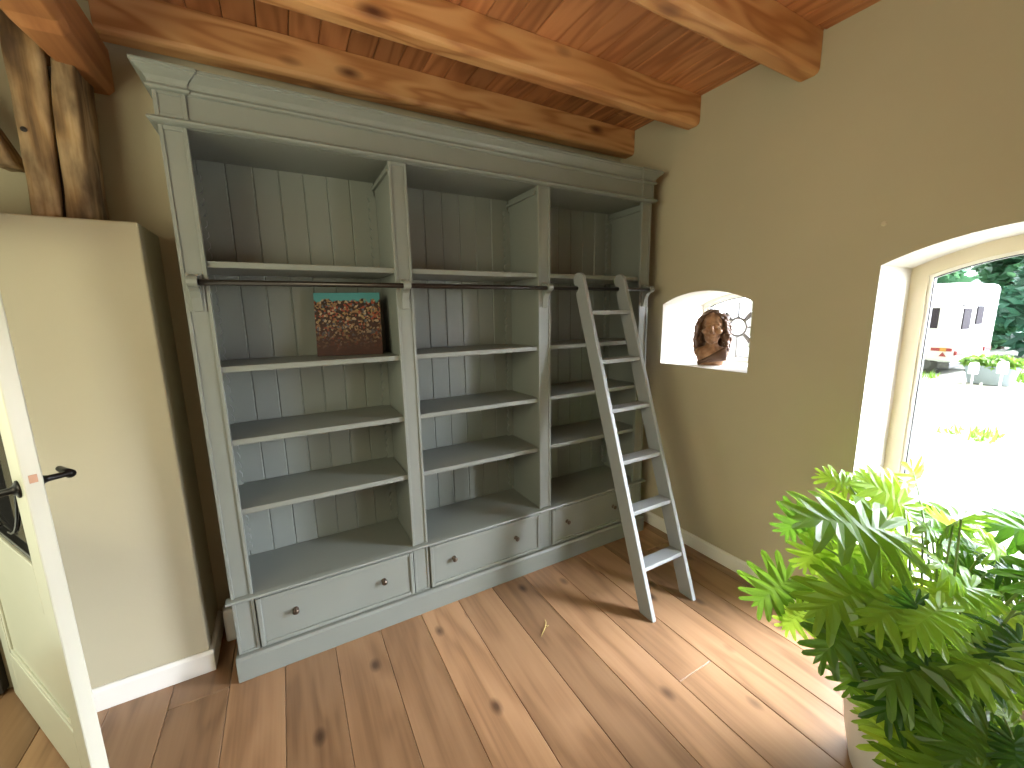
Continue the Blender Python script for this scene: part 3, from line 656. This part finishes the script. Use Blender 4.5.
# LEAVES
LEAVES = [
    (2.178, -1.342, 0.922, 2.121, -1.256, 0.971), (2.531, -1.417, 0.938, 2.538, -1.424, 0.773), (2.005, -1.506, 0.873, 1.776, -1.338, 0.929),
    (1.922, -1.314, 0.863, 1.867, -1.259, 0.762), (2.288, -1.473, 0.869, 2.178, -1.389, 0.982), (2.227, -1.331, 0.891, 2.324, -1.339, 0.974),
    (2.169, -1.555, 0.864, 2.254, -1.648, 0.781), (2.402, -1.519, 0.806, 2.556, -1.601, 0.827), (2.575, -1.791, 0.812, 2.456, -1.655, 0.866),
    (2.305, -1.685, 0.81, 2.365, -1.766, 0.723), (2.393, -1.664, 0.795, 2.496, -1.763, 0.734), (1.84, -1.315, 0.629, 1.735, -1.25, 0.514),
    (1.813, -1.387, 0.563, 1.756, -1.343, 0.479), (1.835, -1.541, 0.744, 1.638, -1.47, 0.694), (1.741, -1.551, 0.649, 1.615, -1.5, 0.556),
    (1.716, -1.558, 0.547, 1.688, -1.588, 0.467), (1.877, -1.624, 0.739, 1.704, -1.591, 0.716), (1.862, -1.583, 0.754, 1.755, -1.6, 0.665),
    (1.861, -1.642, 0.75, 1.817, -1.676, 0.679), (2.121, -1.701, 0.738, 1.964, -1.641, 0.745), (2.135, -1.807, 0.689, 2.001, -1.724, 0.729),
    (2.266, -1.718, 0.763, 2.375, -1.78, 0.754), (1.817, -1.698, 0.644, 1.635, -1.649, 0.604), (1.9, -1.792, 0.697, 1.746, -1.778, 0.636),
    (1.966, -1.778, 0.658, 2.001, -1.755, 0.722), (1.812, -1.756, 0.56, 1.652, -1.751, 0.508), (1.767, -1.686, 0.562, 1.625, -1.663, 0.507),
    (1.75, -1.723, 0.48, 1.591, -1.703, 0.428), (1.921, -1.789, 0.475, 2.001, -1.821, 0.539), (1.767, -1.834, 0.558, 1.621, -1.811, 0.493),
    (1.99, -1.844, 0.614, 1.913, -1.844, 0.548), (1.882, -1.38, 0.791, 1.824, -1.367, 0.693), (1.999, -1.506, 0.781, 1.879, -1.461, 0.748),
    (1.943, -1.444, 0.789, 1.851, -1.408, 0.711), (2.064, -1.627, 0.803, 2.127, -1.704, 0.738), (1.997, -1.536, 0.775, 2.049, -1.605, 0.72),
    (1.897, -1.7, 0.706, 1.941, -1.761, 0.671), (1.774, -1.708, 0.619, 1.787, -1.767, 0.584), (1.836, -1.84, 0.575, 1.834, -1.898, 0.502),
    (1.732, -1.799, 0.49, 1.582, -1.78, 0.464), (1.759, -1.612, 0.616, 1.692, -1.619, 0.541), (1.752, -1.685, 0.454, 1.656, -1.67, 0.405),
    (1.89, -1.688, 0.749, 1.744, -1.658, 0.714), (2.248, -1.667, 0.741, 2.16, -1.618, 0.742), (2.105, -1.446, 0.713, 2.168, -1.465, 0.796),
    (1.923, -1.387, 0.871, 1.864, -1.342, 0.785), (2.162, -1.539, 0.778, 2.071, -1.488, 0.78), (1.774, -1.626, 0.443, 1.723, -1.641, 0.368),
    (1.68, -1.778, 0.448, 1.555, -1.747, 0.404), (1.695, -1.835, 0.503, 1.65, -1.875, 0.471), (1.774, -1.867, 0.563, 1.707, -1.897, 0.519),
    (2.126, -1.821, 0.738, 2.153, -1.877, 0.684), (2.044, -1.868, 0.647, 2.057, -1.914, 0.601), (1.913, -1.883, 0.573, 1.921, -1.929, 0.513),
    (2.415, -1.835, 0.735, 2.508, -1.893, 0.707), (2.322, -1.874, 0.65, 2.417, -1.941, 0.584), (1.97, -1.827, 0.716, 1.849, -1.809, 0.694),
    (1.928, -1.431, 0.664, 1.86, -1.399, 0.636), (1.859, -1.751, 0.64, 1.752, -1.738, 0.63), (1.816, -1.492, 0.636, 1.721, -1.478, 0.588),
    (1.797, -1.624, 0.665, 1.694, -1.606, 0.613), (1.863, -1.813, 0.638, 1.768, -1.795, 0.609), (2.33, -1.603, 0.775, 2.435, -1.665, 0.758),
    (2.27, -1.759, 0.712, 2.177, -1.702, 0.74),
]
fol = MB(); stm = MB(); rg = random.Random(21)
def leaf(Bp, Tp, rgn, Ls=1.0):
    Bp, Tp = Vector(Bp), Vector(Tp); d = Tp - Bp; L = max(d.length, .10) * Ls; d.normalize()
    up = Vector((rgn.uniform(-.45, .45) - .5, rgn.uniform(-.45, .45) - .4, 1)).normalized()
    n = up - d * up.dot(d)
    if n.length < .2: n = Vector((-.6, -.5, .4)) - d * Vector((-.6, -.5, .4)).dot(d)
    n.normalize(); sd = n.cross(d); bm = fol.bm
    fold = rgn.uniform(.10, .40); droop = rgn.uniform(.15, .55); wv = rgn.uniform(.9, 1.15)
    def P(x, y, dz=0):
        z = fold * abs(y) - droop * (max(x, 0) ** 2) * .8 - .9 * y * y + dz
        return Bp + d * (x * L) + sd * (y * L) + n * (z * L)
    vs = {}
    def V(x, y, dz=0):
        k = (round(x, 4), round(y, 4))
        if k not in vs: vs[k] = bm.verts.new(P(x, y, dz))
        return vs[k]
    N = 7; us = [0, .05, .13, .23, .35, .49, .64, .80]
    ang = [152, 128, 106, 87, 69, 51, 34]; ln = [.46, .60, .68, .68, .62, .52, .40]
    for s in (-1, 1):
        lob = []
        for i in range(N):
            a = math.radians(ang[i] + rgn.uniform(-5, 5)); l = ln[i] * wv * rgn.uniform(.88, 1.1); o = (us[i] + us[i + 1]) / 2
            w_ = (.062, .070, .074, .074, .069, .061, .050)[i] * rgn.uniform(.9, 1.15)
            ca, sa_ = math.cos(a), math.sin(a)
            q = lambda t, k: (o + ca * l * t - sa_ * w_ * k, s * (sa_ * l * t + ca * w_ * k))
            lob.append((q(.42, .88), q(.72, 1.0), q(.92, .74), q(1.02, 0), q(.92, -.74), q(.72, -1.0), q(.42, -.88)))
        for i in range(N):
            m0, m1 = V(us[i], 0), V(us[i + 1], 0); pts = lob[i]
            if i: A = tuple((lob[i - 1][6][j] + pts[0][j]) / 2 * .92 + .08 * (us[i], 0)[j] for j in (0, 1))
            else: A = (pts[0][0] * .5, pts[0][1] * .5)
            if i < N - 1: Bq = tuple((pts[6][j] + lob[i + 1][0][j]) / 2 * .92 + .08 * (us[i + 1], 0)[j] for j in (0, 1))
            else: Bq = (.86, s * .05)
            a0, b1 = V(*A), V(*Bq)
            oc = (us[i] + us[i + 1]) / 2; mid_l = tuple((pts[1][j] + pts[5][j]) / 2 for j in (0, 1))
            O, Md, Tt = V(oc, 0), V(*mid_l, -.014), V(*pts[3], -.01)
            h1 = [m0, a0, V(*pts[1]), V(*pts[2]), Tt, Md, O]; h2 = [O, Md, Tt, V(*pts[4]), V(*pts[5]), b1, m1]
            for hh_ in (h1, h2): fol._f(hh_ if s > 0 else hh_[::-1])
        e0 = V(us[N], 0); t0_ = V(1.0, 0); e1 = V(.86, s * .05); e2 = V(.94, s * .028)
        fol._f([e0, e1, e2, t0_] if s > 0 else [t0_, e2, e1, e0])
def petiole(Bp, rgn):
    Bp = Vector(Bp); root = PC + Vector((rgn.uniform(-.06, .06), rgn.uniform(-.06, .06), .295)); mid_ = root.lerp(Bp, .5) + Vector((0, 0, .10 + .12 * rgn.random()))
    pts = [root.lerp(mid_, t).lerp(mid_.lerp(Bp, t), t) for t in [k / 7 for k in range(8)]]
    stm.tube(pts, [.0055 - .003 * k / 7 for k in range(8)], 6)
for i, q in enumerate(LEAVES): leaf(q[:3], q[3:], rg, 1.0); petiole(q[:3], rg)
for k in range(12):                                                # the far side of the crown, towards the glass and out of frame
    a = rg.uniform(-PI * .75, PI * .35); e = rg.uniform(.0, 1.2); r = rg.uniform(.26, .42)
    dv = Vector((math.cos(a) * math.cos(e), math.sin(a) * math.cos(e), math.sin(e))); Bp = PC + Vector((0.02, -.08, .55)) + Vector((dv.x * r, dv.y * r, dv.z * .42))
    Tp = Bp + Vector((dv.x, dv.y, -.35)).normalized() * rg.uniform(.11, .17)
    Bp.x = min(Bp.x, 2.5); Tp.x = min(Tp.x, 2.58)
    leaf(Bp, Tp, rg, .95); petiole(Bp, rg)
fol.build('foliage', LP, PLANT, recalc=False)
stm.build('stems', stemm, PLANT, smooth=True)

# ------------------------------------------------------------------ small things
mb = MB(); mb.box(-.086, -.026, .275, .345, .001, .178); jb = mb.build('junction_box', mat('white_plastic', (.84, .86, .88), .4), bevel=.012, seg=3)
tag(jb, 'small white plastic box standing on the floor at the bookcase\'s left side', 'box')
mb = MB(); mb.lathe([(0, 0), (.011, 0), (.011, .002), (.006, .004), (.003, .003), (0, .003)], (XR - .0002, -1.177, 1.962), (-1, 0, 0), 16)
tag(mb.build('wall_plug', mat('plug_plastic', (.55, .48, .36), .6), smooth=True), 'tiny round plug in the beige wall above the tall window\'s corner', 'wall plug')
mb = MB(); mb.tube([(1.298, -.492, .004), (1.325, -.470, .004), (1.352, -.450, .005), (1.372, -.425, .006), (1.378, -.405, .004)], [.0012, .0022, .0024, .002, .0008], 6)
mb.tube([(1.352, -.450, .005), (1.362, -.455, .009), (1.371, -.452, .006)], [.002, .0018, .0006], 6)
tag(mb.build('straw', mat('dry_straw', (.62, .50, .18), .6), smooth=True), 'short piece of dry straw lying on the oak floor', 'straw')

# ------------------------------------------------------------------ outside
gravel = mat('pale_gravel', (.30, .30, .255), .9, noise_amt=.18, noise_scale=1.2)
mb = MB(); mb.box(XR + WT, 70, -45, 45, -.4, -.05); tag(mb.build('ground', gravel), kind='structure')
leaf_t = leafmat('tree_leaf', (.035, .12, .065), (.10, .26, .15), (.14, .30, .13), .3, .45)
leaf_c = leafmat('conifer_leaf', (.025, .10, .065), (.07, .22, .15), (.09, .25, .14), .3, .5)
leaf_g = leafmat('grass_blade', (.06, .15, .015), (.13, .25, .03), (.2, .35, .04), .4, .5)
bark = mat('bark', (.10, .07, .05), .9, noise_amt=.3, noise_scale=12)
def cloud(mb, c, r, n, size, rgn, flat=0.0):
    for _ in range(n):
        v = Vector((rgn.gauss(0, 1), rgn.gauss(0, 1), rgn.gauss(0, 1))).normalized() * (rgn.random() ** .25)
        p = Vector(c) + Vector((v.x * r[0], v.y * r[1], v.z * r[2])); a = Vector((rgn.uniform(-1, 1), rgn.uniform(-1, 1), rgn.uniform(-1, 1) * (1 - flat) - .3 * flat)).normalized(); b = a.orthogonal().normalized() * size * rgn.uniform(.3, .55); a *= size * rgn.uniform(.7, 1.2)
        mb._f([mb.bm.verts.new(q) for q in (p - a, p - b, p + a * .9, p + b)])
def tree(label, x, y, h, r, seed, m, n=2600, sz=.24):
    rgn = random.Random(seed); t = empty('tree', (x, y, -.05), label, 'tree', 'trees behind the yard')
    mb = MB()
    for k in range(14):
        z = h * (.06 + .88 * k / 13); rr = r * (1.05 - .62 * (k / 13)) ; a = rgn.uniform(0, 6.3)
        cloud(mb, (x + math.cos(a) * rr * .35, y + math.sin(a) * rr * .35, z), (rr * .8, rr * .8, h * .07), n // 14, sz, rgn, .5)
    mb.build('crown', m, t, recalc=False)
    MB().tube([(x, y, -.06), (x + .1, y, h * .4), (x, y + .1, h * .85)], [.22, .16, .06], 10).build('trunk', bark, t, smooth=True)
tree('bushy green tree behind the left part of the caravan roof', 20.6, 4.3, 7.0, 1.8, 1, leaf_t, 5200, .30)
tree('tall green tree behind the middle of the caravan roof', 24.0, 2.5, 8.0, 2.1, 4, leaf_t, 5600, .32)
tree('dark conifer standing just right of the white caravan', 20.4, .45, 7.4, 1.7, 2, leaf_c, 5600, .30)
tree('pale green tree at the right edge of the window view', 17.0, -2.6, 6.6, 1.7, 3, leaf_t, 4200, .28)
# caravan
KL = Vector((13.95, 1.22, -.05)); CA = math.radians(-4.3)
CM = Matrix.Translation(KL) @ Matrix.Rotation(CA, 4, 'Z')
CAR = empty('caravan', KL, 'white touring caravan parked in the yard outside the tall window', 'caravan')
def cpart(mb, name, m, parent=None, **k):
    bmesh.ops.transform(mb.bm, matrix=CM, verts=mb.bm.verts); return mb.build(name, m, parent or CAR, **k)
cw = mat('caravan_skin', (.52, .52, .52), .6, spec=.1); cgrey = mat('caravan_grey', (.06, .06, .065), .5); cred = mat('tail_lamp_red', (.22, .012, .012), .3); camb = mat('tail_lamp_amber', (.4,.2,.02), .3); tyre = mat('tyre', (.03, .03, .03), .8); smoke = mat('caravan_window', (.035, .03, .035), .8, spec=.05)
cpart(MB().box(0, 2.15, 0, 5.2, .30, 2.17), 'body', cw, bevel=.14, seg=4)
cpart(MB().box(.06, 2.09, .06, 5.1, .17, .31), 'chassis', cgrey, bevel=.02)
wf = cpart(MB().box(.15, .56, -.022, .02, 1.10, 1.58), 'window', smoke, bevel=.01); cpart(MB().box(.86, 1.22, -.022, .02, 1.20, 1.62), 'window', smoke, bevel=.01)
cpart(MB().box(.08, 2.0, -.03, .02, 1.64, 1.665), 'trim_rail', cgrey)
cpart(MB().box(.06, .56, -.03, .02, .49, .60), 'tail_lamp', cred, bevel=.01); cpart(MB().box(1.58, 1.98, -.03, .02, .52, .63), 'tail_lamp', cred, bevel=.01)
cpart(MB().box(.80, 1.30, -.02, .02, .50, .62), 'number_plate', mat('plate_white', (.7, .7, .7), .4))
cpart(MB().box(-.02, .02, .03, .13, .585, .66), 'marker_lamp', cred); cpart(MB().box(-.02, .02, .13, .24, .58, .665), 'marker_lamp', camb); cpart(MB().box(-.02, .02, .24, .40, .585, .66), 'marker_lamp', cred)
cpart(MB().prism([(.12, .46), (.25, .46), (.185, .56)], 'x', -.02, .01), 'reflector', cred)
cpart(MB().box(-.02, .02, .35, 1.0, 1.12, 1.60), 'side_window', smoke, bevel=.01)
for yy in (.50, 1.12):
    wb = MB()
    wb.lathe([(0, 0), (.20, 0), (.24, .02), (.245, .08), (.24, .14), (.20, .16), (0, .16)], (.04, yy, .245), (1, 0, 0), 24); wh = cpart(wb, 'wheel', tyre, smooth=False)
    hb = MB(); hb.lathe([(0, -.012), (.11, -.012), (.13, 0), (.13, .004), (0, .004)], (.04, yy, .245), (1, 0, 0), 20); cpart(hb, 'hubcap', cgrey, wh)
# planter tub and stakes in the yard, grass tufts
TB = Vector((13.2, .45, -.05)); TUB = empty('planter_tub', TB, 'pale oval tub of leafy plants standing in front of the caravan', 'planter')
mb = MB(); mb.sweep([[(TB.x + math.cos(2 * PI * k / 28) * a * .8, TB.y + math.sin(2 * PI * k / 28) * a * 1.1, TB.z + z) for k in range(28)] for z, a in ((.003, .26), (.02, .29), (.36, .36), (.40, .385), (.41, .37), (.36, .33))])
mb.build('tub', mat('galvanised_tub', (.24, .28, .31), .7, spec=.1), TUB, smooth=True, bevel=.004)
mb = MB(); cloud(mb, TB + Vector((0, 0, .46)), (.34, .46, .13), 420, .10, random.Random(6)); mb.build('plants', leaf_g, TUB, recalc=False)
stakem = mat('stake_wood', (.50, .48, .42), .8); capm = mat('white_cap', (.75, .76, .76), .5)
for i, (px_, py_, hh, cap, lb) in enumerate(((8.93, -.20, .70, True, 'pale stake with white cap, left of the two capped stakes in the yard'), (8.70, -.51, .76, True, 'pale stake with white cap in front of the tub\'s right end'), (8.60, -.36, .60, False, 'thin bare stake between the two white capped stakes'), (9.23, -.06, .52, False, 'thin bare stake furthest left in the yard, before the caravan'))):
    s_ = empty('garden_stake', (px_, py_, -.05), lb, 'stake', 'stakes in the yard')
    MB().tube([(px_, py_, -.05), (px_ + .01, py_ + .01, -.05 + hh)], .012, 8).build('stick', stakem, s_, smooth=True)
    if cap: MB().lathe([(0, -.02), (.05, -.02), (.055, .10), (.04, .14), (0, .145)], (px_ + .01, py_ + .01, -.05 + hh), (0, 0, 1), 16).build('cap', capm, s_, smooth=True)
rgn = random.Random(12); mb = MB()
def tufts(x0, x1, y0, y1, n, h):
    for _ in range(n):
        x, y = rgn.uniform(x0, x1), rgn.uniform(y0, y1); a = rgn.uniform(0, 6.3); wv = .012 + .01 * rgn.random(); hh = h * rgn.uniform(.5, 1.2); l = Vector((math.cos(a), math.sin(a), 0))
        q = Vector((x, y, -.05)); mb._f([mb.bm.verts.new(v) for v in (q - l * wv, q + l * wv, q + l.orthogonal() * .05 * rgn.uniform(-1, 1) + Vector((rgn.uniform(-.05, .05), rgn.uniform(-.05, .05), hh)))])
tufts(12.9, 13.8, 1.3, 3.5, 420, .14); tufts(13.2, 14.6, -1.3, -.2, 500, .20); tufts(13.9, 15.5, -.2, .9, 300, .18); tufts(7.6, 8.2, -.72, -.48, 60, .15); tufts(7.7, 8.3, -.42, -.2, 30, .09); tufts(6.7, 6.95, -.03, .1, 24, .12)
tag(mb.build('grass', leaf_g, recalc=False), 'tufts of grass growing in the gravel yard', 'grass', kind='stuff')
